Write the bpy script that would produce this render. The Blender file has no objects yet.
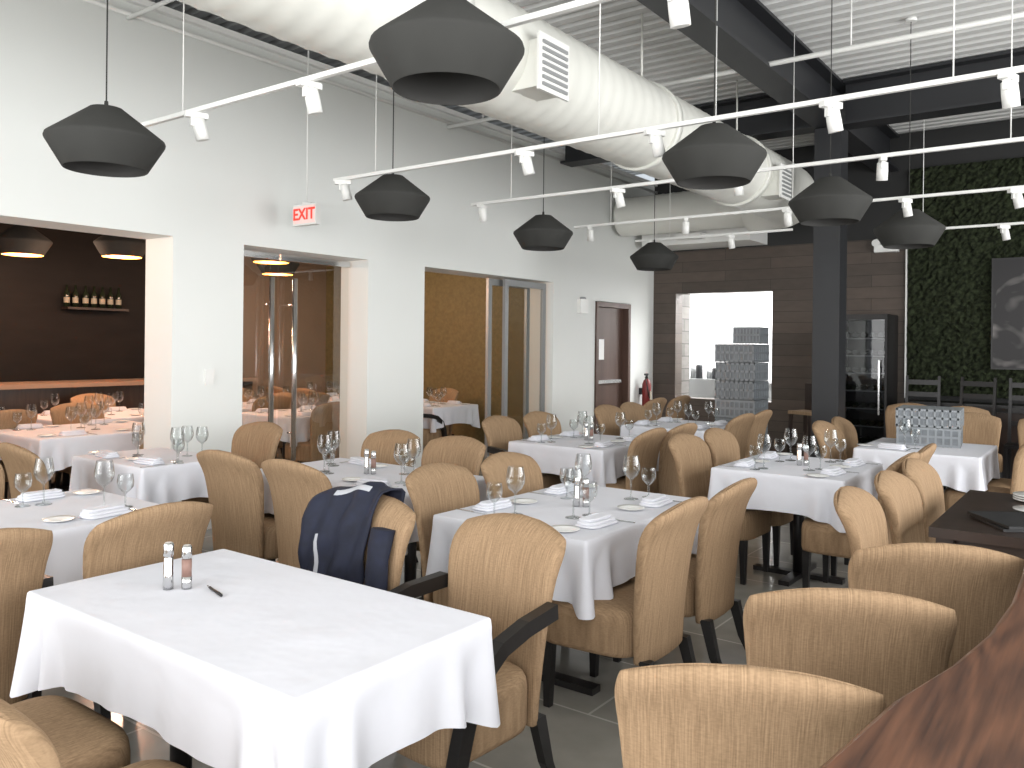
import bpy, bmesh, math, random
from math import sin, cos, pi, exp, sqrt, radians
from mathutils import Vector, Matrix
random.seed(7)
scene = bpy.context.scene
scene.view_settings.view_transform = 'Standard'

# ---------------------------------------------------------------- materials
def srgb(r, g, b):
    f = lambda c: (c/255/12.92) if c/255 <= .04045 else ((c/255+.055)/1.055)**2.4
    return (f(r), f(g), f(b), 1)

def new_mat(name):
    m = bpy.data.materials.new(name); m.use_nodes = True
    nt = m.node_tree
    return m, nt, nt.nodes["Principled BSDF"]

def mat(name, col, rough=.6, metal=0, noise=None, bump=None, var=.15, spec=.5, emis=None):
    m, nt, b = new_mat(name)
    b.inputs["Base Color"].default_value = col
    b.inputs["Roughness"].default_value = rough
    b.inputs["Metallic"].default_value = metal
    b.inputs["Specular IOR Level"].default_value = spec
    if emis:
        b.inputs["Emission Color"].default_value = emis[0]
        b.inputs["Emission Strength"].default_value = emis[1]
    tc = nt.nodes.new("ShaderNodeTexCoord")
    if noise:
        mp = nt.nodes.new("ShaderNodeMapping"); mp.inputs["Scale"].default_value = noise
        nt.links.new(tc.outputs["Object"], mp.inputs[0])
        n = nt.nodes.new("ShaderNodeTexNoise"); n.inputs["Scale"].default_value = 1
        n.inputs["Detail"].default_value = 3
        nt.links.new(mp.outputs[0], n.inputs["Vector"])
        r = nt.nodes.new("ShaderNodeValToRGB")
        r.color_ramp.elements[0].position = .3; r.color_ramp.elements[1].position = .7
        r.color_ramp.elements[0].color = tuple(c*(1-var) for c in col[:3])+(1,)
        r.color_ramp.elements[1].color = tuple(min(1, c*(1+var)) for c in col[:3])+(1,)
        nt.links.new(n.outputs["Fac"], r.inputs[0])
        nt.links.new(r.outputs[0], b.inputs["Base Color"])
    if bump:
        mp = nt.nodes.new("ShaderNodeMapping"); mp.inputs["Scale"].default_value = bump[0]
        nt.links.new(tc.outputs["Object"], mp.inputs[0])
        n = nt.nodes.new("ShaderNodeTexNoise"); n.inputs["Scale"].default_value = 1
        n.inputs["Detail"].default_value = 3
        nt.links.new(mp.outputs[0], n.inputs["Vector"])
        bp = nt.nodes.new("ShaderNodeBump"); bp.inputs["Strength"].default_value = bump[1]
        bp.inputs["Distance"].default_value = bump[2] if len(bump) > 2 else .01
        nt.links.new(n.outputs["Fac"], bp.inputs["Height"])
        nt.links.new(bp.outputs[0], b.inputs["Normal"])
    return m

M = {}
M['wall'] = mat("wall_paint", srgb(224, 226, 223), .7, noise=(.6, .6, .6), var=.02)
# woven slub fabric: long soft vertical slubs x fine thread noise
m, nt, b = new_mat("tan_fabric")
tc = nt.nodes.new("ShaderNodeTexCoord")
def nz(scale, det):
    mp = nt.nodes.new("ShaderNodeMapping"); mp.inputs["Scale"].default_value = scale
    nt.links.new(tc.outputs["Object"], mp.inputs[0])
    n = nt.nodes.new("ShaderNodeTexNoise"); n.inputs["Scale"].default_value = 1; n.inputs["Detail"].default_value = det
    nt.links.new(mp.outputs[0], n.inputs["Vector"]); return n.outputs["Fac"]
a1 = nz((300, 26, 6), 2); a2 = nz((90, 90, 260), 2)
mixn = nt.nodes.new("ShaderNodeMath"); mixn.operation = 'MULTIPLY_ADD'; mixn.inputs[1].default_value = .4
nt.links.new(a2, mixn.inputs[0]); nt.links.new(a1, mixn.inputs[2])
r = nt.nodes.new("ShaderNodeValToRGB"); nt.links.new(mixn.outputs[0], r.inputs[0])
r.color_ramp.elements[0].position = .42; r.color_ramp.elements[1].position = .98
r.color_ramp.elements[0].color = srgb(130, 107, 83); r.color_ramp.elements[1].color = srgb(168, 141, 112)
nt.links.new(r.outputs[0], b.inputs["Base Color"]); b.inputs["Roughness"].default_value = .9; b.inputs["Specular IOR Level"].default_value = .12
bp = nt.nodes.new("ShaderNodeBump"); bp.inputs["Strength"].default_value = .22; bp.inputs["Distance"].default_value = .002
nt.links.new(mixn.outputs[0], bp.inputs["Height"]); nt.links.new(bp.outputs[0], b.inputs["Normal"]); M['fabric'] = m

M['black'] = mat("black_wood", srgb(24, 22, 22), .4)
M['linen'] = mat("white_linen", srgb(218, 219, 226), .8, noise=(3, 3, 3), var=.02, bump=((4, 4, 4), .4, .03), spec=.2)
M['lamp'] = mat("lamp_charcoal", srgb(54, 54, 52), .8, noise=(8, 8, 2), var=.06, spec=.3)
M['lampin'] = mat("lamp_inner", srgb(48, 47, 45), .7)
M['copper'] = mat("lamp_copper_inner", srgb(220, 150, 60), .5, emis=((1, .55, .15, 1), .7))
M['steelblack'] = mat("black_steel", srgb(34, 35, 38), .5, noise=(2, 2, 2), var=.1)
M['white'] = mat("white_metal", srgb(225, 225, 222), .4)
M['duct'] = mat("duct_white", srgb(220, 220, 213), .45, noise=(1, 1, 1), var=.04)
M['deck'] = mat("deck_white", srgb(204, 204, 202), .55, noise=(1, 1, 1), var=.04)
M['chrome'] = mat("steel", srgb(215, 215, 215), .2, metal=1)
M['red'] = mat("red_paint", srgb(120, 24, 20), .4)
M['redband'] = mat("pink_salt", srgb(138, 108, 98), .5)
M['exitred'] = mat("exit_red", srgb(255, 50, 35), .5, emis=((1, .05, .03, 1), .7))
M['exitface'] = mat("exit_face", srgb(240, 215, 210), .5, emis=((1, .45, .4, 1), .05))
M['door'] = mat("door_brown", srgb(84, 62, 52), .5, noise=(8, 8, .8), var=.15)
M['frame'] = mat("frame_grey", srgb(150, 152, 152), .4, metal=.3)
M['plate'] = mat("porcelain", srgb(240, 240, 238), .25)
M['rack'] = mat("rack_grey", srgb(134, 139, 143), .5)
M['rackd'] = mat("rack_dark", srgb(114, 119, 124), .6, noise=(14, 14, 14), var=.2)
M['navy'] = mat("navy_cloth", srgb(20, 25, 44), .8, noise=(20, 20, 20), var=.3)
M['stripe'] = mat("stripe_cloth", srgb(170, 172, 178), .8)
M['mustard'] = mat("mustard_wall", srgb(116, 101, 66), .6, noise=(25, 25, 25), var=.15)
M['darkwall'] = mat("dark_wall", srgb(26, 22, 20), .7, noise=(2, 2, 8), var=.2, spec=.2)
M['beige'] = mat("beige_wall", srgb(138, 116, 98), .7, noise=(2, 2, 2), var=.05)
M['kwhite'] = mat("kitchen_white", srgb(240, 240, 240), .5)
M['blackpaint'] = mat("black_paint", srgb(38, 38, 38), .7)
M['darktable'] = mat("dark_table", srgb(46, 34, 28), .35, noise=(3, 30, 3), var=.3)
M['bottle'] = mat("bottle_glass", srgb(30, 36, 24), .15)
M['label'] = mat("paper_label", srgb(150, 142, 125), .7)
M['leather'] = mat("menu_black", srgb(22, 22, 24), .5)

def glassmat(name, tint, rough, schlick, base=.1):
    m, nt, b = new_mat(name); nt.nodes.remove(b)
    out = nt.nodes["Material Output"]
    tr = nt.nodes.new("ShaderNodeBsdfTransparent"); tr.inputs[0].default_value = tint
    gl = nt.nodes.new("ShaderNodeBsdfGlossy"); gl.inputs["Roughness"].default_value = rough
    lw = nt.nodes.new("ShaderNodeLayerWeight"); lw.inputs[0].default_value = .5 if schlick else .35; o = lw.outputs["Facing"]
    if schlick:
        p = nt.nodes.new("ShaderNodeMath"); p.operation = 'POWER'; p.inputs[1].default_value = 5; nt.links.new(o, p.inputs[0])
        q = nt.nodes.new("ShaderNodeMath"); q.operation = 'MULTIPLY_ADD'; q.inputs[1].default_value = 1-base; q.inputs[2].default_value = base; nt.links.new(p.outputs[0], q.inputs[0]); o = q.outputs[0]
    mx = nt.nodes.new("ShaderNodeMixShader")
    nt.links.new(o, mx.inputs[0]); nt.links.new(tr.outputs[0], mx.inputs[1]); nt.links.new(gl.outputs[0], mx.inputs[2])
    nt.links.new(mx.outputs[0], out.inputs[0]); M[name] = m
glassmat('glass', (.88, .9, .9, 1), .03, False)
glassmat('pane', (.9, .93, .92, 1), .01, True, .12)
glassmat('smoke', (.45, .46, .48, 1), .02, True, .04)

def brick_mat(name, c1, c2, mort, bw, rh, ms, rough, swap=None, offset=.5, bump=.3):
    m, nt, b = new_mat(name)
    tc = nt.nodes.new("ShaderNodeTexCoord")
    vec = tc.outputs["Object"]
    if swap:
        s = nt.nodes.new("ShaderNodeSeparateXYZ"); c = nt.nodes.new("ShaderNodeCombineXYZ")
        nt.links.new(vec, s.inputs[0])
        nt.links.new(s.outputs[swap[0]], c.inputs[0]); nt.links.new(s.outputs[swap[1]], c.inputs[1])
        vec = c.outputs[0]
    br = nt.nodes.new("ShaderNodeTexBrick"); br.offset = offset
    br.inputs["Scale"].default_value = 1
    br.inputs["Color1"].default_value = c1; br.inputs["Color2"].default_value = c2; br.inputs["Mortar"].default_value = mort
    br.inputs["Brick Width"].default_value = bw; br.inputs["Row Height"].default_value = rh
    br.inputs["Mortar Size"].default_value = ms; br.inputs["Mortar Smooth"].default_value = .1
    nt.links.new(vec, br.inputs["Vector"])
    n = nt.nodes.new("ShaderNodeTexNoise"); n.inputs["Scale"].default_value = 5; n.inputs["Detail"].default_value = 6
    mp = nt.nodes.new("ShaderNodeMapping"); nt.links.new(vec, mp.inputs[0]); mp.inputs["Scale"].default_value = (1, 3, 1) if swap else (1, 1, 1)
    nt.links.new(mp.outputs[0], n.inputs["Vector"])
    mr = nt.nodes.new("ShaderNodeMapRange"); mr.inputs[3].default_value = .75; mr.inputs[4].default_value = 1.25
    nt.links.new(n.outputs["Fac"], mr.inputs[0])
    vm = nt.nodes.new("ShaderNodeVectorMath"); vm.operation = 'SCALE'
    nt.links.new(br.outputs["Color"], vm.inputs[0]); nt.links.new(mr.outputs[0], vm.inputs["Scale"])
    nt.links.new(vm.outputs[0], b.inputs["Base Color"])
    b.inputs["Roughness"].default_value = rough
    bp = nt.nodes.new("ShaderNodeBump"); bp.inputs["Strength"].default_value = bump; bp.inputs["Distance"].default_value = .004; bp.invert = True
    nt.links.new(br.outputs["Fac"], bp.inputs["Height"]); nt.links.new(bp.outputs[0], b.inputs["Normal"])
    return m
M['floor'] = brick_mat("floor_tile", srgb(142, 140, 134), srgb(150, 148, 141), srgb(186, 183, 175), .9, .6, .006, .2, offset=.5)
M['planks'] = brick_mat("dark_plank", srgb(84, 73, 65), srgb(70, 61, 54), srgb(38, 33, 30), 1.4, .16, .003, .55, swap=(0, 2))
M['block'] = brick_mat("concrete_block", srgb(112, 109, 105), srgb(98, 96, 92), srgb(76, 74, 71), .4, .2, .008, .8, swap=(1, 2))

m, nt, b = new_mat("walnut_slab")
tc = nt.nodes.new("ShaderNodeTexCoord"); mp = nt.nodes.new("ShaderNodeMapping"); mp.inputs["Scale"].default_value = (9, .8, 3); mp.inputs["Rotation"].default_value = (0, 0, radians(-8))
nt.links.new(tc.outputs["Object"], mp.inputs[0])
n = nt.nodes.new("ShaderNodeTexNoise"); n.inputs["Scale"].default_value = 1.0; n.inputs["Detail"].default_value = 2; n.inputs["Roughness"].default_value = .3; n.inputs["Distortion"].default_value = .3
nt.links.new(mp.outputs[0], n.inputs["Vector"])
mth = nt.nodes.new("ShaderNodeMath"); mth.operation = 'MULTIPLY'; mth.inputs[1].default_value = 52
nt.links.new(n.outputs["Fac"], mth.inputs[0])
fr = nt.nodes.new("ShaderNodeMath"); fr.operation = 'SINE'; nt.links.new(mth.outputs[0], fr.inputs[0])
n2 = nt.nodes.new("ShaderNodeTexNoise"); n2.inputs["Scale"].default_value = 1; n2.inputs["Detail"].default_value = 4
mp2 = nt.nodes.new("ShaderNodeMapping"); mp2.inputs["Scale"].default_value = (120, 6, 60); nt.links.new(tc.outputs["Object"], mp2.inputs[0]); nt.links.new(mp2.outputs[0], n2.inputs["Vector"])
ad = nt.nodes.new("ShaderNodeMath"); ad.operation = 'MULTIPLY_ADD'; ad.inputs[1].default_value = .2; nt.links.new(fr.outputs[0], ad.inputs[0]); nt.links.new(n2.outputs["Fac"], ad.inputs[2])
r = nt.nodes.new("ShaderNodeValToRGB"); nt.links.new(ad.outputs[0], r.inputs[0])
r.color_ramp.elements[0].color = srgb(62, 40, 30); r.color_ramp.elements[1].color = srgb(114, 77, 56)
r.color_ramp.elements[0].position = .1; r.color_ramp.elements[1].position = .85
nt.links.new(r.outputs[0], b.inputs["Base Color"]); b.inputs["Roughness"].default_value = .35; M['slab'] = m

m, nt, b = new_mat("moss_green")
tc = nt.nodes.new("ShaderNodeTexCoord"); n = nt.nodes.new("ShaderNodeTexNoise"); n.inputs["Scale"].default_value = 22; n.inputs["Detail"].default_value = 6
nt.links.new(tc.outputs["Object"], n.inputs["Vector"])
r = nt.nodes.new("ShaderNodeValToRGB"); nt.links.new(n.outputs["Fac"], r.inputs[0])
r.color_ramp.elements[0].color = srgb(26, 29, 22); r.color_ramp.elements[1].color = srgb(54, 61, 43)
r.color_ramp.elements[0].position = .35; r.color_ramp.elements[1].position = .7
nt.links.new(r.outputs[0], b.inputs["Base Color"]); b.inputs["Roughness"].default_value = .95; b.inputs["Specular IOR Level"].default_value = .1; M['moss'] = m
m, nt, b = new_mat("abstract_print")
tc = nt.nodes.new("ShaderNodeTexCoord"); n = nt.nodes.new("ShaderNodeTexNoise"); n.inputs["Scale"].default_value = 1.6; n.inputs["Distortion"].default_value = 2.2
nt.links.new(tc.outputs["Object"], n.inputs["Vector"])
r = nt.nodes.new("ShaderNodeValToRGB"); nt.links.new(n.outputs["Fac"], r.inputs[0])
r.color_ramp.elements[0].color = srgb(26, 24, 26); r.color_ramp.elements[1].color = srgb(120, 116, 114)
r.color_ramp.elements[0].position = .5; r.color_ramp.elements[1].position = .75
nt.links.new(r.outputs[0], b.inputs["Base Color"]); b.inputs["Roughness"].default_value = .5; M['art'] = m

# ---------------------------------------------------------------- mesh helpers
class B:
    def __init__(s, *mats):
        s.bm = bmesh.new(); s.mats = list(mats)
    def mi(s, k):
        if k not in s.mats: s.mats.append(k)
        return s.mats.index(k)
    def box(s, x0, x1, y0, y1, z0, z1, k, rot=None):
        vs = [Vector((x, y, z)) for z in (z0, z1) for x, y in ((x0, y0), (x1, y0), (x1, y1), (x0, y1))]
        if rot is not None:
            c = Vector(((x0+x1)/2, (y0+y1)/2, (z0+z1)/2)); vs = [rot @ (v-c)+c for v in vs]
        v = [s.bm.verts.new(p) for p in vs]
        for f in ((0, 3, 2, 1), (4, 5, 6, 7), (0, 1, 5, 4), (1, 2, 6, 5), (2, 3, 7, 6), (3, 0, 4, 7)):
            fc = s.bm.faces.new([v[i] for i in f]); fc.material_index = s.mi(k)
    def quad(s, pts, k):
        f = s.bm.faces.new([s.bm.verts.new(p) for p in pts]); f.material_index = s.mi(k)
    def loft(s, rings, k, cap0=True, cap1=True, smooth=True):
        R = [[s.bm.verts.new(p) for p in r] for r in rings]; i = s.mi(k); n = len(R[0])
        for a, b_ in zip(R, R[1:]):
            for j in range(n):
                f = s.bm.faces.new((a[j], a[(j+1) % n], b_[(j+1) % n], b_[j])); f.material_index = i; f.smooth = smooth
        if cap0: f = s.bm.faces.new(R[0][::-1]); f.material_index = i
        if cap1: f = s.bm.faces.new(R[-1]); f.material_index = i
    def lathe(s, prof, k, n=24, c=(0, 0, 0), cap0=True, cap1=True, smooth=True):
        s.loft([[(c[0]+r*cos(2*pi*j/n), c[1]+r*sin(2*pi*j/n), c[2]+z) for j in range(n)] for r, z in prof], k, cap0, cap1, smooth)
    def tube(s, p0, p1, r, k, n=10):
        p0 = Vector(p0); p1 = Vector(p1); d = (p1-p0).normalized()
        a = d.orthogonal().normalized(); b_ = d.cross(a)
        s.loft([[p+a*r*cos(2*pi*j/n)+b_*r*sin(2*pi*j/n) for j in range(n)] for p in (p0, p1)], k)
    def bar(s, pts, k):
        s.loft([[(x-hx, y-hy, z), (x+hx, y-hy, z), (x+hx, y+hy, z), (x-hx, y+hy, z)] for x, y, z, hx, hy in pts], k, smooth=False)
    def mesh(s, name):
        me = bpy.data.meshes.new(name); bmesh.ops.recalc_face_normals(s.bm, faces=s.bm.faces)
        s.bm.to_mesh(me); s.bm.free()
        for k in s.mats: me.materials.append(M[k])
        return me

def put(name, me, loc=(0, 0, 0), rot=0, sc=1, parent=None):
    o = bpy.data.objects.new(name, me); scene.collection.objects.link(o)
    o.location = loc; o.rotation_euler = (0, 0, radians(rot)); o.scale = (sc, sc, sc) if not hasattr(sc, '__len__') else sc
    if parent: o.parent = parent
    return o
def empty(name, loc=(0, 0, 0), rot=0):
    o = bpy.data.objects.new(name, None); scene.collection.objects.link(o); o.location = loc
    o.rotation_euler = (0, 0, radians(rot)); o.empty_display_size = .1; return o
def sup(c, n): return math.copysign(abs(c)**(2/n), c)

# ---------------------------------------------------------------- room shell
XW = -6.1; YB = 12.06; ZD = 4.45; XR = 3.4; YF = -2.8; OH = 2.39
b = B('floor'); b.box(-11.2, XR+.2, YF-.2, 15.8, -.1, 0, 'floor'); put("floor", b.mesh("floor"))

b = B('wall')
def wl(y0, y1, z0, z1): b.box(XW-.4, XW, y0, y1, z0, z1, 'wall')
wl(YF, .3, 0, OH); wl(3.69, 4.35, 0, OH); wl(5.81, 6.64, 0, OH); wl(9.16, 10.24, 0, OH); wl(11.28, YB, 0, OH)
wl(10.24, 11.28, 2.2, OH); wl(YF, YB, OH, 4.12)
put("wall_left", b.mesh("wall_left"))
b = B('white'); b.box(XW-.44, XW+.05, YF, YB, 4.12, 4.17, 'white'); b.tube((XW+.04, YF, 4.02), (XW+.04, YB, 4.02), .018, 'white')
put("trim_1", b.mesh("trim_1"))
b = B('white')
for y0, y1 in ((YF, .3), (3.69, 4.35), (5.81, 6.64), (9.16, 10.2), (11.32, YB)):
    b.box(XW, XW+.015, y0, y1, 0, .1, 'white')
put("baseboard_left", b.mesh("baseboard_left"))

b = B('planks')
b.box(XW, -5.71, YB, YB+.24, 0, 3.05, 'planks'); b.box(-4.17, -2.37, YB, YB+.24, 0, 3.05, 'planks')
b.box(-5.71, -4.17, YB, YB+.24, 0, .75, 'planks'); b.box(-5.71, -4.17, YB, YB+.24, 2.39, 3.05, 'planks')
b.box(XW, -2.37, YB, YB+.24, 3.05, ZD, 'blackpaint'); b.box(-2.37, XR, YB, YB+.24, 0, ZD, 'blackpaint')
put("wall_back", b.mesh("wall_back"))

bm = bmesh.new(); nx, nzz = 150, 75; x0, x1, z0, z1 = -2.33, 3.2, .95, 3.95
g = [[bm.verts.new((x0+(x1-x0)*i/nx, YB-.03-random.random()*.05, z0+(z1-z0)*j/nzz)) for j in range(nzz+1)] for i in range(nx+1)]
for i in range(nx):
    for j in range(nzz): bm.faces.new((g[i][j], g[i+1][j], g[i+1][j+1], g[i][j+1]))
me = bpy.data.meshes.new("moss"); bm.to_mesh(me); me.materials.append(M['moss']); put("living_moss_wall", me)
b = B('white'); b.box(-2.36, -2.34, YB-.06, YB-.001, .9, 3.2, 'white'); put("trim_2", b.mesh("trim_2"))

b = B('wall'); b.box(XR, XR+.2, YF, YB+.24, 0, .45, 'wall'); b.box(XR, XR+.2, YF, YB+.24, 3.5, ZD+.1, 'wall')
b.box(XR, XR+.2, 10.6, YB+.24, .45, 3.5, 'wall')
put("wall_right", b.mesh("wall_right"))
b = B('frame')
for y in [YF+.0+i*1.49 for i in range(10)]: b.box(XR+.05, XR+.13, y, y+.06, .45, 3.5, 'frame')
b.box(XR+.05, XR+.13, YF, 10.6, 2.5, 2.56, 'frame'); put("window_1", b.mesh("window_1"))
b = B('wall'); b.box(-11.2, XR+.2, YF-.2, YF, 0, .45, 'wall'); b.box(-11.2, XR+.2, YF-.2, YF, 3.5, ZD+.1, 'wall'); b.box(-11.2, -6.1, YF-.2, YF, .45, 3.5, 'wall')
put("wall_front", b.mesh("wall_front"))
b = B('frame')
for i in range(7): b.box(-6.1+i*1.55, -6.04+i*1.55, YF-.13, YF-.05, .45, 3.5, 'frame')
b.box(-6.1, XR, YF-.13, YF-.05, 2.5, 2.56, 'frame'); put("window_2", b.mesh("window_2"))

bm = bmesh.new(); y = YF-.2; pts = []
while y < 12.4:
    for dy, dz in ((0, 0), (.09, 0), (.11, .045), (.16, .045), (.18, 0)): pts.append((y+dy, ZD+dz))
    y += .18
pa = [bm.verts.new((-11.2, p[0], p[1])) for p in pts]; pb = [bm.verts.new((XR+.2, p[0], p[1])) for p in pts]
for i in range(len(pts)-1):
    if (pts[i+1][0]-pts[i][0]) > 1e-5: bm.faces.new((pa[i], pb[i], pb[i+1], pa[i+1]))
me = bpy.data.meshes.new("ceiling"); bm.to_mesh(me); me.materials.append(M['deck']); put("ceiling", me)
b = B('deck'); b.box(-11.2, XR+.2, YF-.2, 12.4, ZD+.06, ZD+.12, 'deck'); put("ceiling_roof_slab", b.mesh("roof"))

def ibeam_y(b, x, y0, y1, zb, h, w):
    b.box(x-w/2, x+w/2, y0, y1, zb, zb+.03, 'steelblack'); b.box(x-w/2, x+w/2, y0, y1, zb+h-.03, zb+h, 'steelblack'); b.box(x-.02, x+.02, y0, y1, zb+.03, zb+h-.03, 'steelblack')
def ibeam_x(b, y, x0, x1, zb, h, w):
    b.box(x0, x1, y-w/2, y+w/2, zb, zb+.03, 'steelblack'); b.box(x0, x1, y-w/2, y+w/2, zb+h-.03, zb+h, 'steelblack'); b.box(x0, x1, y-.02, y+.02, zb+.03, zb+h-.03, 'steelblack')
b = B('steelblack'); ibeam_y(b, -2.6, YF, YB, 3.95, .48, .28); put("steel_beam", b.mesh("beam_y"))
b = B('steelblack'); ibeam_x(b, 9.35, -2.45, XR, 3.95, .48, .28); put("steel_beam", b.mesh("beam_x"))
b = B('steelblack'); ibeam_x(b, 9.35, -6.05, -2.75, 3.97, .46, .28); put("steel_beam", b.mesh("beam_x2"))
b = B('steelblack'); b.box(-2.74, -2.46, 9.21, 9.24, 0, 3.94, 'steelblack'); b.box(-2.74, -2.46, 9.46, 9.49, 0, 3.94, 'steelblack'); b.box(-2.74, -2.46, 9.24, 9.46, .0, 3.94, 'steelblack'); b.box(-2.8, -2.4, 9.15, 9.55, 0, .03, 'steelblack')
put("steel_column", b.mesh("column"))

# ---------------------------------------------------------------- duct
def duct_rings(path, R, n=32):
    rings = []
    for i, p in enumerate(path):
        p = Vector(p); q = Vector(path[min(i+1, len(path)-1)]); o = Vector(path[max(i-1, 0)])
        d = (q-o).normalized(); a = Vector((0, 0, 1)); s = d.cross(a).normalized(); rr = R+(.006 if i % 4 == 0 else 0)
        rings.append([p+a*rr*cos(2*pi*j/n)+s*rr*sin(2*pi*j/n) for j in range(n)])
    return rings
b = B('duct'); XD = -3.4; ZC = 3.46; RD = .36
path = [(XD, YF+.1+i*.04, ZC) for i in range(int((10.2-YF-.1)/.04))]
path += [(XD-.65+.65*cos(a), 10.2+.65*sin(a), ZC) for a in [pi/2*i/14 for i in range(1, 15)]]
b.loft(duct_rings(path, RD), 'duct')
path = [(-4.05-i*.04, 10.85, ZC) for i in range(50)]
b.loft(duct_rings(path, .28), 'duct')
for y in (1.2, 3.6, 6.4, 8.6):
    b.loft(duct_rings([(XD, y, ZC), (XD, y+.1, ZC)], RD+.018), 'duct')
    b.tube((XD, y+.05, ZC+RD), (XD, y+.05, ZD), .01, 'duct', 6)
duct = put("spiral_air_duct", b.mesh("duct"))
def vent(y):
    zc = ZC-.13
    b = B('white'); b.box(XD+.2, XD+.44, y-.14, y+.14, zc-.15, zc+.15, 'duct')
    b.box(XD+.44, XD+.46, y-.17, y+.17, zc-.18, zc+.18, 'white')
    for i in range(7): b.box(XD+.46, XD+.472, y-.14, y+.14, zc-.15+i*.044, zc-.13+i*.044, 'frame')
    put("vent_grille", b.mesh("vent"), parent=duct)
vent(4.4); vent(8.9); vent(.6)
b = B('white'); b.box(-5.95, -4.25, 11.35, YB-.01, 3.07, 3.5, 'white'); b.box(-5.3, -4.9, 11.15, 11.37, 3.12, 3.2, 'white'); put("ventilation_box", b.mesh("ventbox"))

b = B('white')
b.tube((XW, 7.0, 3.98), (XR, 7.0, 3.98), .022, 'white'); b.tube((.6, YF, 4.3), (.6, YB, 4.3), .02, 'white'); b.tube((-5.3, YF, 4.2), (-5.3, YB, 4.2), .03, 'white')
b.tube((XW, 3.3, 4.0), (XR, 3.3, 4.0), .016, 'white')
for x in (-5.6, -1.8, -.4, 1): b.tube((x, 7.0, 3.98), (x, 7.0, ZD), .007, 'white', 6)
put("sprinkler_pipes", b.mesh("pipes"))

# ---------------------------------------------------------------- tracks with spot heads
def head_mesh():
    b = B('white'); b.box(-.02, .02, -.06, .06, -.03, 0, 'white'); b.tube((0, 0, -.03), (0, 0, -.07), .008, 'white', 8)
    R = Matrix.Rotation(radians(14), 4, 'X')
    n = 16; rings = []
    for r, z in ((.026, -.06), (.034, -.065), (.036, -.12), (.036, -.18), (.03, -.18)):
        rings.append([R @ Vector((r*cos(2*pi*j/n), r*sin(2*pi*j/n), z+.03)) for j in range(n)])
    b.loft(rings, 'white'); b.box(-.012, .012, -.03, .03, -.075, -.03, 'white')
    return b.mesh("spot_head")
HM = head_mesh()
def track(y, xa, xb, heads, z=2.82):
    b = B('white'); b.box(xa, xb, y-.013, y+.013, z, z+.024, 'white')
    x = xa+.45
    while x < xb: b.tube((x, y, z+.023), (x, y, ZD), .004, 'white', 6); x += 1.9
    t = put("track_light_rail", b.mesh("track"))
    for hx in heads:
        put("spot_head", HM, (hx, y, z), random.uniform(-50, 50), 1.0, parent=t)
track(2.61, -4.68, 2.4, (-4.1, -3.16, -1.25, -.2), 2.805)
track(4.3, -4.9, 2.4, (-4.8, -3.1, -2.18, -1.2, -.43, .5), 2.79)
track(5.87, -4.82, 2.4, (-4.7, -3.3, -2.3, -1.3, -.3))
track(7.6, -4.8, 2.4, (-4.6, -3.5, -2.5, -1.5, -.7))
track(9.0, -4.8, -2.9, (-4.6, -3.6)); track(9.75, -2.2, 2.4, (-1.8, -1.0))

# ---------------------------------------------------------------- pendants
def lamp_mesh(inner):
    b = B('lamp'); n = 44
    prof = [(.06, .335), (.085, .331), (.092, .325), (.296, .168), (.3, .155), (.298, .146), (.212, .002), (.209, 0)]
    b.lathe(prof, 'lamp', n, cap0=True, cap1=False)
    b.lathe([(.209, 0), (.204, .003), (.285, .155), (.08, .315), (.02, .318)], inner, n, cap0=False, cap1=True)
    b.lathe([(.02, .31), (.02, .24), (.035, .2), (.03, .16), (.008, .15)], 'lampin' if inner == 'lampin' else 'copper', 14)
    b.lathe([(.012, .33), (.01, .37), (.004, .375)], 'lamp', 10)
    return b.mesh("lamp")
LM = lamp_mesh('lampin'); LMC = lamp_mesh('copper')
def pendant(x, y, zb=2.47, sc=1, me=LM, top=ZD, nm="pendant_lamp"):
    e = empty(nm, (x, y, zb)); s = put("shade", me, (0, 0, 0), sc=sc, parent=e)
    b = B('lamp'); b.tube((0, 0, .36*sc), (0, 0, top-zb), .004, 'lamp', 6); b.lathe([(.05, top-zb-.03), (.05, top-zb)], 'white', 16)
    put("cord", b.mesh("cord"), parent=e)
for x, y, z in ((-2.03, 2.32, 2.495), (-4.27, 2.2, 2.44), (-4.53, 4.56, 2.52), (-4.51, 6.58, 2.48), (-4.53, 8.96, 2.47), (-1.87, 4.42, 2.475), (-1.73, 6.2, 2.465), (-1.53, 7.9, 2.45)):
    pendant(x, y, z, .96)

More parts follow.
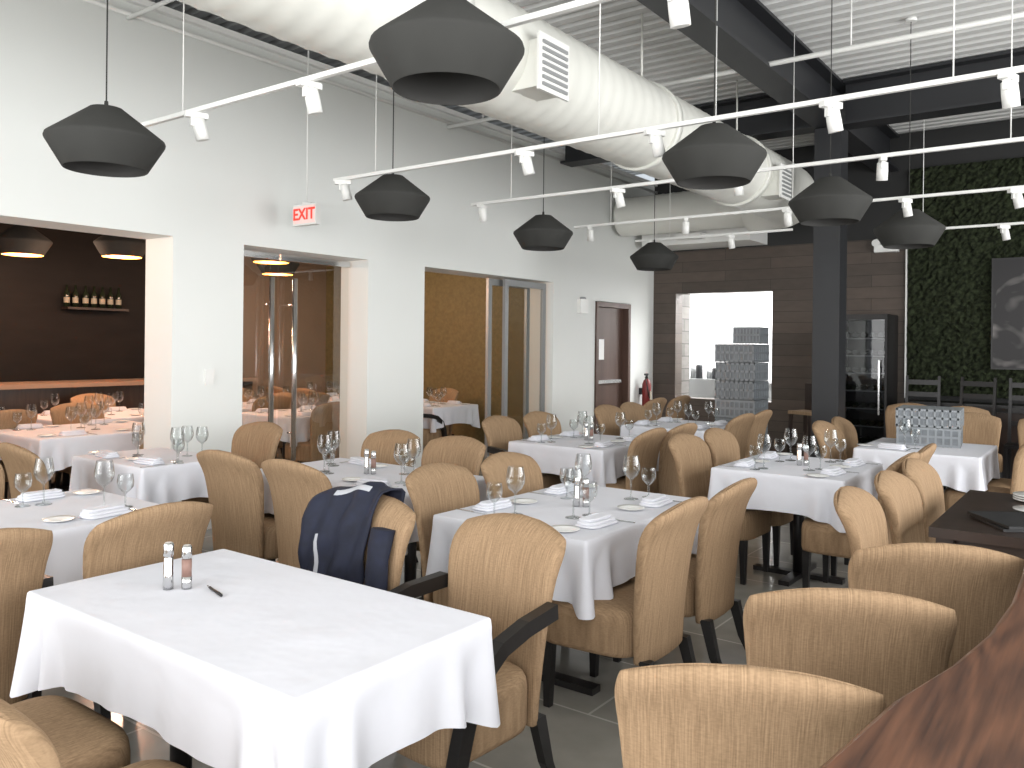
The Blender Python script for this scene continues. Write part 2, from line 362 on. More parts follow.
# ---------------------------------------------------------------- dining chair
def backc(u, v):
    w = .205+.058*v
    return Vector((u*w, -.225-.085*v**1.6-.045*max(0, (v-.72)/.28)**2+.05*u*u*(.4+.6*v), .27+v*.66-.055*u*u*v**3))
def chair_mesh(arms=False):
    b = B('fabric', 'black'); n = 40; rings = []
    vs = [0, .01, .1, .2, .3, .4, .5, .6, .7, .78, .84, .88, .91, .94, .965, .985, .995, 1.0]
    for v in vs:
        th = .034+.012*max(0, (v-.6)/.4)
        if v > .9: th *= sqrt(max(.02, 1-((v-.9)/.1)**2))
        if v == 0: th *= .8
        us = 1-.085*max(0, (v-.84)/.16)**2.2
        ring = []
        for j in range(n):
            a = 2*pi*j/n; cu = sup(cos(a), 3.6)*us; ct = sup(sin(a), 3.6)
            p = backc(cu, v); ring.append(p+Vector((0, ct*th, 0)))
        rings.append(ring)
    b.loft(rings, 'fabric')
    rings = []
    for z, s in ((.285, .93), (.29, .98), (.31, 1), (.42, 1), (.45, .985), (.468, .95), (.478, .88), (.484, .7), (.487, .35)):
        ring = []
        for j in range(n):
            a = 2*pi*j/n; cx = sup(cos(a), 5); cy = sup(sin(a), 5)
            y = .035+cy*.225*s; ring.append((cx*s*(.235+.02*(y+.2)/.4), y, z))
        rings.append(ring)
    b.loft(rings, 'fabric')
    for sx in (-1, 1):
        b.bar([(sx*.2, .215, 0, .015, .015), (sx*.2, .212, .29, .023, .023)], 'black')
        b.bar([(sx*.19, -.34, 0, .014, .014), (sx*.19, -.28, .12, .018, .02), (sx*.185, -.235, .29, .02, .025)], 'black')
        if arms:
            pts = [(sx*.268, .235, .24), (sx*.285, .225, .36), (sx*.292, .2, .47), (sx*.292, .15, .56), (sx*.29, .06, .625), (sx*.282, -.06, .655), (sx*.265, -.22, .67)]
            rings = []
            for i, p in enumerate(pts):
                p = Vector(p); d = (Vector(pts[min(i+1, 6)])-Vector(pts[max(0, i-1)])).normalized()
                s_ = Vector((1, 0, 0)); t_ = d.cross(s_).normalized()
                rings.append([p+s_*.022*c0+t_*.025*c1 for c0, c1 in ((-1, -1), (1, -1), (1, 1), (-1, 1))])
            b.loft(rings, 'black', smooth=False)
    return b.mesh("chair_arm" if arms else "chair")
CH = chair_mesh(); CA = chair_mesh(True)
def chair(x, y, th, arms=False, j=3, sc=1):
    return put("dining_armchair" if arms else "dining_chair", CA if arms else CH, (x+random.uniform(-.01, .01), y+random.uniform(-.01, .01), 0), th+random.uniform(-j, j), sc)

# ---------------------------------------------------------------- tables
def cloth_mesh(w, l, base=.22, corner=.085, seed=0):
    rnd = random.Random(seed); a, c = w/2, l/2; r = .014
    P = []
    def side(p0, p1, nrm):
        L = (p1-p0).length; k = max(6, int(L/.018))
        for i in range(k+1):
            P.append((p0.lerp(p1, i/k), nrm, min(i/k, 1-i/k)*L))
    def corn(cx, cy, a0):
        for i in range(1, 7):
            t = a0+pi/2*i/7; nn = Vector((cos(t), sin(t), 0)); P.append((Vector((cx, cy, 0))+nn*r, nn, 0))
    V = Vector
    side(V((a, -c+r, 0)), V((a, c-r, 0)), V((1, 0, 0))); corn(a-r, c-r, 0)
    side(V((a-r, c, 0)), V((-a+r, c, 0)), V((0, 1, 0))); corn(-a+r, c-r, pi/2)
    side(V((-a, c-r, 0)), V((-a, -c+r, 0)), V((-1, 0, 0))); corn(-a+r, -c+r, pi)
    side(V((-a+r, -c, 0)), V((a-r, -c, 0)), V((0, -1, 0))); corn(a-r, -c+r, 1.5*pi)
    ph = [rnd.uniform(0, 6.28) for _ in range(4)]; s = 0; S = []
    for i, (p, nn, d) in enumerate(P):
        if i: s += (p-P[i-1][0]).length
        S.append(s)
    T = S[-1]; rings = []
    rings.append([p-nn*.012 for p, nn, d in P]); rings.append([p-nn*.004-V((0, 0, .001)) for p, nn, d in P]); rings.append([p-V((0, 0, .005)) for p, nn, d in P])
    K = 14
    for k in range(1, K+1):
        f = k/K; ring = []
        for (p, nn, d), s in zip(P, S):
            dr = base+corner*exp(-(d/.15)**1.3)+.006*sin(2*pi*s*3/T+ph[3])
            q = 2*pi*s/T
            wv = .005*sin(q*9+ph[0])+.004*sin(q*14+ph[1])+.0025*sin(q*29+ph[2])
            off = f**1.1*(.008+wv)+f**1.2*(.026*exp(-(d/.03)**2)-.042*exp(-((d-.08)/.03)**2)+.026*exp(-((d-.145)/.032)**2)-.016*exp(-((d-.22)/.04)**2))
            lo = .003 if f < .2 else .003-(f-.2)*.05
            ring.append(p+nn*max(lo, off)-V((0, 0, .005+f*dr)))
        rings.append(ring)
    b = B('linen'); b.loft(rings, 'linen', cap0=True, cap1=False)
    return b.mesh("cloth")
TZ = .752
def table(x0, x1, y0, y1, seed, base=.22, corner=.085):
    cx, cy, w, l = (x0+x1)/2, (y0+y1)/2, x1-x0, y1-y0
    e = empty("dining_table", (cx, cy, 0))
    b = B('black'); b.box(-w/2+.012, w/2-.012, -l/2+.012, l/2-.012, .715, .745, 'black')
    ends = [(-1, 0), (1, 0)] if w > l else [(0, -1), (0, 1)]
    if min(w, l) > .7 and max(w, l) > 1.15:
        pos = [(ex*(w/2-.3), ey*(l/2-.3)) for ex, ey in ends]
    else: pos = [(0, 0)]
    for px, py in pos:
        b.lathe([(.035, .02), (.035, .7)], 'black', 14, (px, py, 0)); b.lathe([(.12, .69), (.12, .715)], 'black', 16, (px, py, 0))
        if len(pos) == 1:
            b.box(px-.3, px+.3, py-.035, py+.035, 0, .03, 'black'); b.box(px-.035, px+.035, py-.3, py+.3, 0, .03, 'black')
        elif w > l: b.box(px-.035, px+.035, py-.3, py+.3, 0, .03, 'black')
        else: b.box(px-.3, px+.3, py-.035, py+.035, 0, .03, 'black')
    put("frame", b.mesh("tframe"), parent=e)
    put("tablecloth", cloth_mesh(w, l, base, corner, seed), (0, 0, TZ), parent=e)
    return e

b = B('glass'); b.lathe([(.036, 0), (.034, .003), (.008, .007), (.004, .015), (.0038, .09), (.012, .1), (.03, .115), (.041, .14), (.042, .16), (.036, .195), (.033, .21)], 'glass', 20, cap1=False); WG = b.mesh("wineglass")
b = B('glass'); b.lathe([(.033, 0), (.031, .003), (.006, .006), (.004, .012), (.004, .06), (.015, .07), (.033, .09), (.037, .115), (.032, .15)], 'glass', 20, cap1=False); TG = b.mesh("waterglass")
b = B('plate'); b.lathe([(.03, 0), (.04, .002), (.075, .012), (.076, .014), (.06, .009), (.035, .004), (.001, .004)], 'plate', 28); PL = b.mesh("plate")
b = B('linen'); n = 20
for zz, sx, sy, oy in ((0, .105, .055, 0), (.012, .1, .046, .004), (.024, .092, .032, .01)):
    rings = []
    for dz, s in ((0, .94), (.003, 1), (.01, 1), (.013, .93)):
        rings.append([(sup(cos(2*pi*j/n), 6)*sx*s, oy+sup(sin(2*pi*j/n), 6)*sy*s, zz+dz+(.0015*sin(j*1.7) if dz else 0)) for j in range(n)])
    b.loft(rings, 'linen')
NP = b.mesh("napkin")
b = B('chrome'); b.box(-.007, .007, -.1, 0, 0, .003, 'chrome')
b.box(-.009, .009, 0, .08, 0, .0025, 'chrome'); KN = b.mesh("knife")
b = B('chrome'); b.lathe([(.016, 0), (.016, .05), (.015, .052), (.015, .1), (.013, .104), (.016, .11), (.016, .145), (.011, .15)], 'chrome', 18); MILL = b.mesh("mill")
b = B('chrome'); b.lathe([(.016, 0), (.016, .04)], 'chrome', 18); b.lathe([(.0155, .04), (.0155, .095)], 'redband', 18); b.lathe([(.013, .095), (.016, .1), (.016, .135), (.011, .14)], 'chrome', 18); MILL2 = b.mesh("mill_red")
TOP = TZ+.001
def setting(x, y, th, rnd):
    f = Vector((-sin(radians(th)), cos(radians(th)), 0)); s = Vector((cos(radians(th)), sin(radians(th)), 0)); o = Vector((x, y, TOP))
    j = lambda: Vector((rnd.uniform(-.01, .01), rnd.uniform(-.01, .01), 0))
    put("folded_napkin", NP, o+j()+Vector((0, 0, .001)), th+rnd.uniform(-8, 8))
    put("bread_plate", PL, o-s*.20+f*.04, 0, .9)
    put("wine_glass", WG, o+s*.06+f*.17+j()*1.2, 0, 1.08)
    put("water_glass", TG, o+s*.15+f*.13+j()*.6, 0, 1.05)
    put("table_knife", KN, o+s*.135+f*(-.02), th)
def set_table(x0, x1, y0, y1, rnd, mills=True):
    w, l = x1-x0, y1-y0
    if w > l:
        for fx in (.25, .75):
            setting(x0+w*fx, y0+.13, 0, rnd); setting(x0+w*fx, y1-.13, 180, rnd)
    else:
        for fy in ((.25, .75) if l > .8 else (.5,)):
            setting(x0+.13, y0+l*fy, -90, rnd); setting(x1-.13, y0+l*fy, 90, rnd)
    if mills:
        cx, cy = (x0+x1)/2, (y0+y1)/2; put("pepper_mill", MILL, (cx, cy, TOP)); put("salt_mill", MILL2, (cx+.04, cy+.02, TOP))

T = {'T1': (-2.8, -1.48, 1.2, 1.92), 'T2': (-2.6, -1.76, 2.9, 4.1), 'T5': (-4.4, -3.05, 3.15, 3.95), 'T6': (-5.85, -4.95, 2.8, 3.45),
     'T7': (-4.5, -3.6, 1.05, 2.25), 'T8': (-4.1, -3.2, 5.5, 6.5), 'T9': (-4.1, -3.2, 7.4, 8.4), 'T3': (-2.2, -1.35, 5.2, 6.2), 'T4': (-1.75, -.85, 7.0, 8.0)}
rnd = random.Random(3)
for i, (k, v) in enumerate(T.items()):
    table(*v, seed=i+1, base=.225 if k == 'T1' else .22)
    if k == 'T1': continue
    if k == 'T6':
        for xx, th in ((-5.12, 0), (-5.62, 0)): setting(xx, 2.93, 0, rnd)
        put("wine_glass", WG, (-5.25, 3.3, TOP)); put("wine_glass", WG, (-5.12, 3.33, TOP)); continue
    if k != 'T4': set_table(*v, rnd, mills=k in ('T2', 'T5', 'T8', 'T3'))
    else: setting(-1.5, 7.14, 0, rnd)
put("pepper_mill", MILL, (-2.47, 1.49, TOP)); put("salt_mill", MILL2, (-2.43, 1.53, TOP))
b = B('black'); b.tube((0, -.06, .005), (0, .05, .005), .0045, 'black', 8); b.tube((0, .05, .005), (0, .07, .005), .0025, 'chrome', 8); b.box(.004, .007, -.055, -.02, .003, .008, 'chrome')
put("ballpoint_pen", b.mesh("pen"), (-2.32, 1.56, TOP), 75)

chair(-1.80, 2.1, 174, True, 0); jc = chair(-2.47, 2.06, 180, False, 0)
chair(-2.4, .97, 0, False, 1); chair(-1.80, .95, 0, False, 1)
chair(-3.30, 1.74, 90); chair(-3.34, 1.14, 90, True); chair(-4.75, 1.8, -90)
chair(-5.4, 3.72, 180); chair(-5.4, 2.55, 0)
chair(-4.2, 3.18, 0); chair(-3.6, 3.18, 0); chair(-4.22, 3.98, 180); chair(-3.62, 3.98, 180)
chair(-1.78, 3.17, 90, False, 2); chair(-1.78, 3.8, 90, False, 2); chair(-2.54, 3.22, -90); chair(-2.54, 3.82, -90)
chair(-3.22, 5.75, 90); chair(-3.22, 6.3, 90); chair(-4.1, 5.78, -90, True); chair(-4.1, 6.4, -90, False)
chair(-3.22, 7.65, 90); chair(-3.22, 8.2, 90); chair(-4.1, 7.65, -90); chair(-4.1, 8.2, -90)
chair(-2.2, 5.48, -90); chair(-2.2, 6.05, -90); chair(-1.37, 5.46, 90); chair(-1.37, 6.02, 90)
chair(-1.75, 7.28, -90); chair(-1.75, 7.83, -90); chair(-.86, 7.28, 90); chair(-.86, 7.83, 90)
chair(-.715, 1.855, 25, False, 1, 1.02); chair(-.685, 2.50, 24, False, 1, 1.02); chair(-.60, 3.2, 25, False, 1, 1.02)
chair(-.66, 3.88, -90, False, 2); chair(-.64, 4.5, -90, False, 2); chair(-.62, 5.12, -90, False, 2)
for x, y, t in ((-1.2, 9.0, 180), (-.55, 9.0, 180), (-1.3, 10.0, 200), (-.6, 9.95, 170), (-2.0, 10.1, 180), (-4.9, 9.9, 90), (-4.9, 9.2, 90)): chair(x, y, t)

# jacket over chair
def jacket():
    bm = bmesh.new(); nu, nv = 22, 34; rows = []
    for i in range(nu+1):
        u = -.3+1.38*i/nu; row = []
        for j in range(nv+1):
            t = j/nv
            if t < .44: lo = .36+.10*sin(u*5); v = lo+(1-lo)*t/.44; off = .06
            elif t < .56: v = 1.0; off = .06*cos(pi*(t-.44)/.12)
            else: v = 1-(t-.56)/.44*.6; off = -.06
            up = 0
            if .44 <= t <= .56: up = .012+.022*sin(pi*(t-.44)/.12)
            uu = max(-1.02, min(1.08, u)); p = backc(uu, min(v, 1))
            wr = .009*sin(u*14+v*6)+.007*sin(v*23+u*5)
            p += Vector((0, off+(wr if off > 0 else -wr), up+.008*sin(u*9)))
            row.append(bm.verts.new(p))
        rows.append(row)
    for i in range(nu):
        for j in range(nv):
            f = bm.faces.new((rows[i][j], rows[i+1][j], rows[i+1][j+1], rows[i][j+1])); f.smooth = True
            f.material_index = 1 if (i == 16 and j < 10) or (j == 15 and 4 < i < 15) else 0
    n = 12; rings = []
    for s in range(9):
        t = s/8; r = .05-.012*t
        c = backc(-.6-.3*t, .86-.66*t)+Vector((0, .06+.01*sin(4*t), 0))
        rings.append([bm.verts.new(c+Vector((r*cos(2*pi*j/n)*(1+.1*sin(s*2+j)), .45*r*sin(2*pi*j/n), 0))) for j in range(n)])
    for a, c in zip(rings, rings[1:]):
        for j in range(n):
            f = bm.faces.new((a[j], a[(j+1) % n], c[(j+1) % n], c[j])); f.smooth = True
    bm.faces.new(rings[0]); bm.faces.new(rings[-1][::-1])
    me = bpy.data.meshes.new("jacket"); bmesh.ops.recalc_face_normals(bm, faces=bm.faces); bm.to_mesh(me)
    for k in ('navy', 'stripe'): me.materials.append(M[k])
    o = put("navy_jacket", me, jc.location, 0); o.rotation_euler = jc.rotation_euler
    md = o.modifiers.new("thick", 'SOLIDIFY'); md.thickness = .008; md.offset = 1
jacket()

# ---------------------------------------------------------------- live-edge counter
edge = [(-.42, .5), (-.40, .8), (-.385, 1.1), (-.365, 1.3), (-.33, 1.6), (-.275, 1.85), (-.24, 2.1), (-.225, 2.4), (-.23, 2.7), (-.24, 3.0), (-.2, 3.2)]
right = [(.55, 3.25), (.58, 2.4), (.56, 1.5), (.6, .5)]
loop = edge+right
def ringz(z, ins):
    return [(x+(ins if i < len(edge) else -ins), y, z) for i, (x, y) in enumerate(loop)]
b = B('slab'); b.loft([ringz(.865, .03), ringz(.88, .008), ringz(.9, 0), ringz(.92, .004), ringz(.93, .018)], 'slab')
b.box(.0, .4, .7, 3.1, 0, .865, 'darktable'); b.box(-.02, .42, .68, 3.12, 0, .08, 'black')
put("live_edge_wood_counter", b.mesh("slabcounter"))

e = empty("dark_wood_table", (-.12, 4.72, 0))
b = B('darktable'); b.box(-.58, .58, -.62, .62, .71, .755, 'darktable'); b.box(-.5, .5, -.54, .54, .64, .71, 'darktable')
for sx in (-1, 1):
    for sy in (-1, 1): b.bar([(sx*.52, sy*.56, 0, .03, .03), (sx*.52, sy*.56, .71, .035, .035)], 'darktable')
put("top_and_legs", b.mesh("darktable"), parent=e)
b = B('plate')
for i in range(3): b.lathe([(.05, i*.012), (.11, .012+i*.012), (.112, .015+i*.012), (.05, .006+i*.012)], 'plate', 30)
put("plate_stack", b.mesh("plates"), (-.36, 5.12, .756))
b = B('plate'); b.lathe([(.05, 0), (.11, .012), (.112, .015), (.05, .005)], 'plate', 30); put("side_plate", b.mesh("sp"), (-.33, 4.8, .756))
b = B('leather'); b.box(-.12, .12, -.17, .17, 0, .012, 'leather'); b.box(-.12, .12, -.17, .17, .014, .026, 'leather', Matrix.Rotation(.1, 3, 'Z')); put("menu_folder", b.mesh("menus"), (-.4, 4.4, .756), 30)

# ---------------------------------------------------------------- glass racks
def rack_mesh():
    b = B('rack'); s = .25; h = .23
    for z in (0, .105, .2): b.box(-s, s, -s, s, z+.004, z+.03, 'rack')
    b.box(-s+.008, s-.008, -s+.008, s-.008, .01, h-.01, 'rackd')
    for i in range(9):
        x = -s+.012+i*(2*s-.024)/8
        for yy in (-s+.006, s-.006):
            b.box(x-.008, x+.008, yy-.006, yy+.006, .0, h, 'rack'); b.box(yy-.006, yy+.006, x-.008, x+.008, 0, h, 'rack')
    return b.mesh("rack")
RK = rack_mesh()
e = empty("dishwasher_rack_stack", (-3.83, 10.0, 0))
for i in range(7): put("rack", RK, (0, 0, i*.228), random.uniform(-2, 2), (1, 1, .97), parent=e)
put("rack", RK, (.09, .05, 7*.228), 2, (.68, .68, .9), parent=e)
e = empty("glass_rack", (-1.32, 7.75, TZ))
put("rack", RK, (0, 0, 0), 6, (.95, .95, .66), parent=e); put("rack", RK, (0, 0, .153), 4, (.95, .95, .66), parent=e)

# ---------------------------------------------------------------- back-wall items
b = B('black'); b.box(-3.05, -2.45, 11.75, YB-.03, 0, 2.0, 'black'); b.box(-3.05, -3.02, 11.4, 11.75, 0, 2.0, 'black'); b.box(-2.48, -2.45, 11.4, 11.75, 0, 2.0, 'black'); b.box(-3.02, -2.48, 11.4, 11.75, 1.93, 2.0, 'black'); b.box(-3.02, -2.48, 11.4, 11.75, 0, .15, 'black')
b.quad([(-3.02, 11.39, .15), (-2.48, 11.39, .15), (-2.48, 11.39, 1.93), (-3.02, 11.39, 1.93)], 'smoke')
b.box(-2.54, -2.52, 11.33, 11.35, .7, 1.4, 'chrome'); b.box(-2.54, -2.52, 11.34, 11.4, .72, .74, 'chrome'); b.box(-2.54, -2.52, 11.34, 11.4, 1.36, 1.38, 'chrome')
for i in range(7):
    b.box(-3.02, -2.48, 11.45, 11.75, .3+i*.23, .31+i*.23, 'frame')
    for k in range(5): b.tube((-2.96+k*.105, 11.45, .35+i*.23), (-2.96+k*.105, 11.74, .35+i*.23), .034, 'bottle', 10)
put("wine_fridge", b.mesh("fridge"))
b = B('art'); b.box(-1.33, .3, YB-.14, YB-.1, 1.33, 2.68, 'art'); b.box(-1.35, .32, YB-.13, YB-.08, 1.31, 2.7, 'black'); put("framed_picture", b.mesh("pic"))
b = B('white'); b.box(-2.75, -2.45, YB-.1, YB-.001, 2.86, 2.96, 'white')
for x in (-2.72, -2.48): b.tube((x, YB-.15, 2.98), (x, YB-.05, 3.0), .05, 'white', 14)
put("emergency_light", b.mesh("emerg"))
b = B('black'); b.box(-2.2, 1.5, 11.5, YB-.1, 0, .85, 'blackpaint'); b.box(-2.22, 1.52, 11.46, YB-.1, .85, .89, 'black')
for i in range(5): b.box(-2.15+i*.73, -1.48+i*.73, 11.485, 11.5, .1, .8, 'darktable')
put("dark_sideboard", b.mesh("sideboard"))
b = B('darktable'); b.box(-.17, .17, -.17, .17, .72, .76, 'fabric')
for sx in (-1, 1):
    for sy in (-1, 1): b.bar([(sx*.17, sy*.17, 0, .015, .015), (sx*.14, sy*.14, .72, .018, .018)], 'darktable')
b.box(-.16, .16, -.17, -.15, .76, 1.1, 'darktable'); b.box(-.17, .17, -.16, -.14, .3, .33, 'darktable'); b.box(-.17, .17, .14, .16, .3, .33, 'darktable')
BS = b.mesh("stool"); put("bar_stool", BS, (-3.2, 10.6, 0), 160)
b = B('black'); b.box(-.2, .2, -.2, .2, .43, .47, 'black')
for sx in (-1, 1):
    b.bar([(sx*.18, .18, 0, .015, .015), (sx*.18, .18, .43, .018, .018)], 'black'); b.bar([(sx*.18, -.2, 0, .015, .015), (sx*.18, -.18, .45, .018, .018), (sx*.18, -.27, 1.22, .015, .015)], 'black')
for i in range(4): b.box(-.17, .17, -.25+.012*(3-i)-.01, -.25+.012*(3-i)+.01, .66+i*.15, .72+i*.15, 'black')
LB = b.mesh("ladderback")
for x, t in ((-2.0, 185), (-1.45, 172), (-.9, 180)): put("ladder_back_chair", LB, (x, 11.12, 0), t)

b = B('door'); b.box(XW-.14, XW-.09, 10.32, 11.2, .01, 2.12, 'door'); b.box(XW-.2, XW+.02, 10.25, 10.32, 0, 2.19, 'door'); b.box(XW-.2, XW+.02, 11.2, 11.27, 0, 2.19, 'door'); b.box(XW-.2, XW+.02, 10.32, 11.2, 2.12, 2.19, 'door')
b.box(XW-.09, XW-.07, 10.42, 10.62, 1.35, 1.65, 'plate'); b.box(XW-.09, XW-.04, 10.4, 11.1, 1.0, 1.05, 'chrome'); put("door_1", b.mesh("exitdoor"))
e = empty("exit_sign", (-5.74, 4.73, 2.665)); e.scale = (.9, .9, .9)
b = B('white'); b.box(-.17, .17, -.03, .03, -.1, .1, 'white'); b.box(-.155, .155, -.035, -.03, -.085, .085, 'exitface'); b.tube((0, 0, .1), (0, 0, (ZD-2.665)/.9), .008, 'white', 8); b.lathe([(.05, .1), (.05, .12)], 'white', 14)
put("housing", b.mesh("exith"), parent=e)
cu = bpy.data.curves.new("exit_text", 'FONT'); cu.body = "EXIT"; cu.size = .155; cu.align_x = 'CENTER'; cu.align_y = 'CENTER'; cu.extrude = .002; cu.offset = .003
cu.materials.append(M['exitred']); o = bpy.data.objects.new("letters", cu); scene.collection.objects.link(o); o.parent = e; o.location = (0, -.038, 0); o.rotation_euler = (pi/2, 0, 0)
b = B('white'); b.box(XW+.001, XW+.06, 9.75, 9.95, 2.0, 2.2, 'white'); b.lathe([(.05, 0), (.04, .03)], 'frame', 14, (XW+.03, 9.85, 2.2)); put("wall_alarm_strobe", b.mesh("strobe"))
b = B('white'); b.box(XW+.001, XW+.02, 3.98, 4.06, 1.2, 1.32, 'white'); put("light_switch", b.mesh("sw"))
b = B('red'); c0 = (XW+.12, 11.62, .6); b.lathe([(.06, 0), (.07, .02), (.07, .36), (.05, .42), (.02, .45)], 'red', 20, c0); b.lathe([(.02, .45), (.02, .5)], 'black', 10, c0); b.box(c0[0]-.01, c0[0]+.01, c0[1]-.07, c0[1]+.04, c0[2]+.5, c0[2]+.53, 'black')
b.tube((c0[0], c0[1]-.05, c0[2]+.48), (c0[0]+.08, c0[1]-.06, c0[2]+.15), .01, 'black'); b.box(XW+.001, XW+.05, c0[1]-.03, c0[1]+.03, .8, .9, 'steelblack'); b.box(c0[0]+.068, c0[0]+.073, c0[1]-.03, c0[1]+.03, c0[2]+.12, c0[2]+.26, 'label')
put("fire_extinguisher", b.mesh("ext"))

b = B('frame')
for y0, y1 in ((4.38, 4.9), (4.92, 5.78)):
    b.quad([(XW-.255, y0, .06), (XW-.255, y1, .06), (XW-.255, y1, 2.32), (XW-.255, y0, 2.32)], 'pane'); b.box(XW-.28, XW-.23, y0, y1, 0, .06, 'chrome'); b.box(XW-.28, XW-.23, y0, y1, 2.32, 2.38, 'chrome')
for y in (4.77, 5.03):
    b.tube((XW-.16, y, .45), (XW-.16, y, 2.15), .024, 'chrome', 14)
    for z in (.7, 1.9): b.tube((XW-.16, y, z), (XW-.25, y, z), .008, 'chrome', 8)
put("door_2", b.mesh("glassdoor"))
b = B('frame')
for i, (y0, y1) in enumerate(((8.2, 9.1), (8.02, 8.9))):
    x = XW-.1-i*.12
    b.box(x-.02, x+.02, y0, y0+.07, .0, OH-.02, 'frame'); b.box(x-.02, x+.02, y1-.07, y1, .0, OH-.02, 'frame'); b.box(x-.02, x+.02, y0+.07, y1-.07, OH-.1, OH-.02, 'frame'); b.box(x-.02, x+.02, y0+.07, y1-.07, 0, .1, 'frame')
    b.quad([(x, y0+.07, .1), (x, y1-.07, .1), (x, y1-.07, OH-.1), (x, y0+.07, OH-.1)], 'pane')
put("door_3", b.mesh("slider"))

# ---------------------------------------------------------------- private dining room beyond
b = B('darkwall'); b.box(-11.2, -11.0, YF, 7.6, 0, 3.3, 'darkwall'); b.box(-11.2, -11.0, 7.6, 9.7, 0, 3.3, 'beige'); put("wall_far_left", b.mesh("pdr1"))
b = B('mustard'); b.box(-11.0, XW-.4, 9.5, 9.7, 0, 3.3, 'mustard'); put("wall_private_end", b.mesh("pdr2"))
b = B('darkwall'); b.box(-11.2, XW-.4, YF, 9.7, 3.25, 3.35, 'darkwall'); put("ceiling_private", b.mesh("pdrc"))
b = B('darktable'); b.box(-10.6, -10.0, .5, 7.3, 0, 1.0, 'darktable'); b.box(-10.65, -9.92, .45, 7.35, 1.0, 1.05, 'beige')
put("back_bar", b.mesh("bar"))
b = B('darktable')
for y0, y1, z in ((3.7, 4.3, 2.05), (3.7, 4.3, 2.4), (5.1, 5.9, 1.98)): b.box(-10.99, -10.8, y0, y1, z-.03, z, 'darktable')
put("wine_shelf", b.mesh("shelf"))
b = B('bottle'); r2 = random.Random(5)
for y0, y1, z in ((3.75, 4.28, 2.055), (3.75, 4.28, 2.405), (5.13, 5.85, 1.985)):
    y = y0
    while y < y1:
        b.lathe([(.035, 0), (.036, .17), (.014, .22), (.013, .28)], 'bottle', 10, (-10.9, y, z)); b.lathe([(.0365, .05), (.0365, .12)], 'label', 10, (-10.9, y, z), False, False); y += r2.choice((.11, .13))
put("wine_bottles", b.mesh("bottles"))
pt = [(-7.55, 3.75, .55, .65), (-8.9, 4.6, .55, .7), (-8.9, 2.95, .55, .7), (-7.5, 2.1, .55, .6), (-7.6, 6.3, .5, .6), (-9.0, 6.6, .5, .6), (-7.55, 8.2, .6, .45), (-9.4, 8.3, .5, .5)]
for i, (x, y, hw, hl) in enumerate(pt):
    v = (x-hw, x+hw, y-hl, y+hl); table(*v, seed=20+i); set_table(*v, rnd, mills=False)
    for dx in (-.1, .12): put("wine_glass", WG, (x+dx, y+.1*dx, TOP), 0, 1.1)
    if hw < hl:
        for dy in ((.32,) if i in (0, 1, 2) else (-.3, .3)): chair(x+hw, y+dy, 90, False, 2)
        chair(x-hw, y+.3, -90)
    else:
        chair(x-.25, y+hl, 180); chair(x+.3, y-hl, 0, True); chair(x-.3, y-hl, 0)
for x, y in ((-9.6, 4.05), (-8.85, 4.75), (-7.9, 6.0), (-9.2, 7.1), (-7.4, 2.4)):
    pendant(x, y, 2.47, .95, LMC, 3.25, "copper_pendant_lamp")
    l = bpy.data.lights.new("bulb", 'POINT'); l.energy = 78; l.color = (1, .66, .47); l.shadow_soft_size = .08
    if y > 5.5: l.energy = 46
    o = bpy.data.objects.new("pendant_bulb_light", l); scene.collection.objects.link(o); o.location = (x, y, 2.42)
l = bpy.data.lights.new("added_fill", 'AREA'); l.energy = 18; l.size = 2.5; l.color = (1, .84, .6)  # added warm fill to brighten the private room's far end, no fixture modelled
o = bpy.data.objects.new("added_end_fill", l); scene.collection.objects.link(o); o.location = (-8.0, 8.2, 3.2)

# ---------------------------------------------------------------- kitchen beyond the pass
b = B('kwhite'); b.box(-6.4, -2.6, 15.4, 15.6, 0, 3, 'kwhite'); b.box(-6.6, -6.4, YB+.24, 15.6, 0, 3, 'kwhite'); b.box(-2.6, -2.4, YB+.24, 15.6, 0, 3, 'kwhite'); b.box(-6.6, -2.4, YB+.24, 15.6, 3, 3.1, 'kwhite')
b.box(-6.4, -5.715, YB+.245, YB+.55, 0, 2.95, 'block')
put("wall_kitchen", b.mesh("kitchen"))
b = B('chrome'); b.box(-5.2, -3.0, 14.4, 15.3, 0, .9, 'frame'); b.box(-5.2, -3.0, 14.35, 15.35, .9, .93, 'chrome')
b.loft([[(-4.9, 14.2, 1.9), (-3.0, 14.2, 1.9), (-3.0, 15.35, 1.9), (-4.9, 15.35, 1.9)], [(-4.9, 14.2, 2.05), (-3.0, 14.2, 2.05), (-3.0, 15.35, 2.05), (-4.9, 15.35, 2.05)], [(-4.6, 14.6, 2.5), (-3.3, 14.6, 2.5), (-3.3, 15.35, 2.5), (-4.6, 15.35, 2.5)]], 'kwhite', smooth=False)
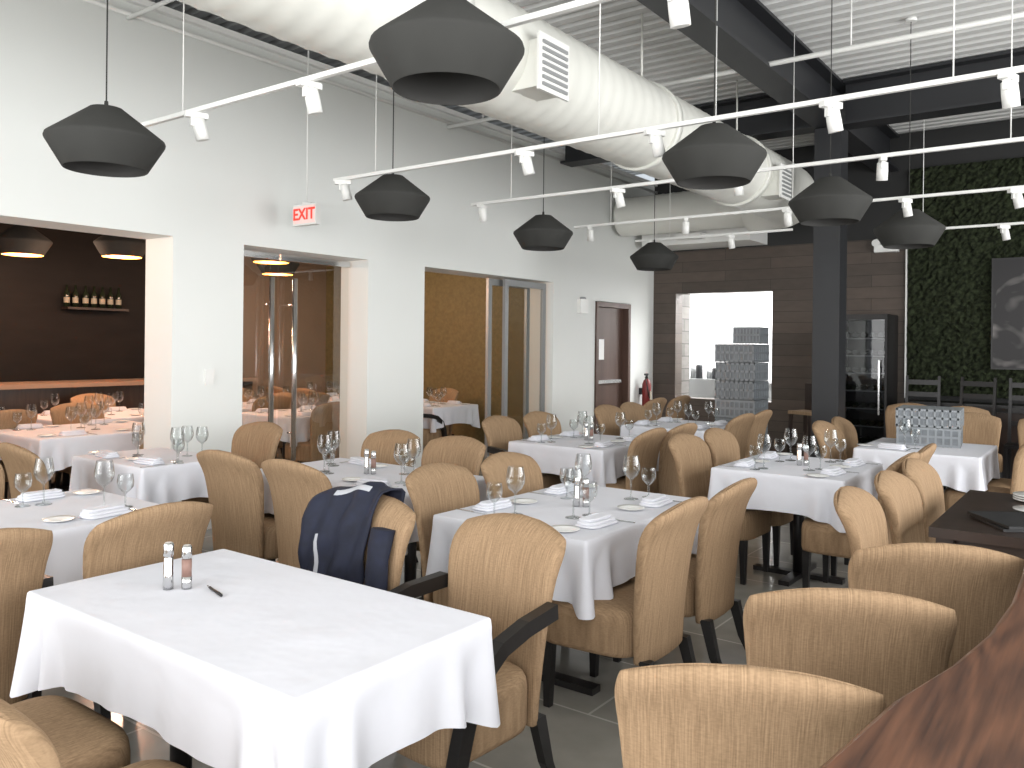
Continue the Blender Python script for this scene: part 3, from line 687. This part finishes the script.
for i in range(7): b.lathe([(.07, 0), (.07, .12+.05*(i % 3)), (.06, .14+.05*(i % 3))], 'frame' if i % 2 else 'steelblack', 14, (-5.0+i*.28, 14.7, .93))
b.box(-6.35, -5.3, 13.4, 14.1, 0, 1.0, 'frame')
for i in range(7): b.lathe([(.06, 0), (.06, .12+.05*(i % 3)), (.05, .14+.05*(i % 3))], 'frame' if i % 2 else 'steelblack', 14, (-6.28+i*.15, 13.6+.1*(i % 2), 1.0))
put("kitchen_range_and_hood", b.mesh("range"))
l = bpy.data.lights.new("kl", 'AREA'); l.energy = 380; l.shape = 'RECTANGLE'; l.size = 3; l.size_y = 2.2
o = bpy.data.objects.new("kitchen_ceiling_light", l); scene.collection.objects.link(o); o.location = (-4.3, 13.9, 2.95)

# ---------------------------------------------------------------- daylight
def area(name, loc, rot, sx, sy, e, col):
    l = bpy.data.lights.new(name, 'AREA'); l.shape = 'RECTANGLE'; l.size = sx; l.size_y = sy; l.energy = e; l.color = col
    o = bpy.data.objects.new(name, l); scene.collection.objects.link(o); o.location = loc; o.rotation_euler = rot
area("daylight_right", (XR+.35, 3.9, 1.98), (0, radians(90), 0), 3.2, 13.4, 820, (1, .995, .985))
area("daylight_front", (-1.3, YF-.35, 1.98), (radians(90), 0, 0), 9.4, 3.2, 600, (1, .995, .985))
w = bpy.data.worlds.new("sky"); scene.world = w; w.use_nodes = True
w.node_tree.nodes["Background"].inputs[0].default_value = (.85, .92, 1, 1); w.node_tree.nodes["Background"].inputs[1].default_value = .8

# ---------------------------------------------------------------- camera
cd = bpy.data.cameras.new("cam"); cam = bpy.data.objects.new("camera", cd); scene.collection.objects.link(cam)
cd.sensor_width = 36; cd.lens = 36*828/1024; cd.clip_start = .05; cd.shift_y = -.038
R = Matrix.Rotation(radians(36.5), 4, 'Z') @ Matrix.Rotation(pi/2, 4, 'X') @ Matrix.Rotation(radians(.6), 4, 'Z')
cam.matrix_world = Matrix.Translation((0, 0, 1.55)) @ R; scene.camera = cam
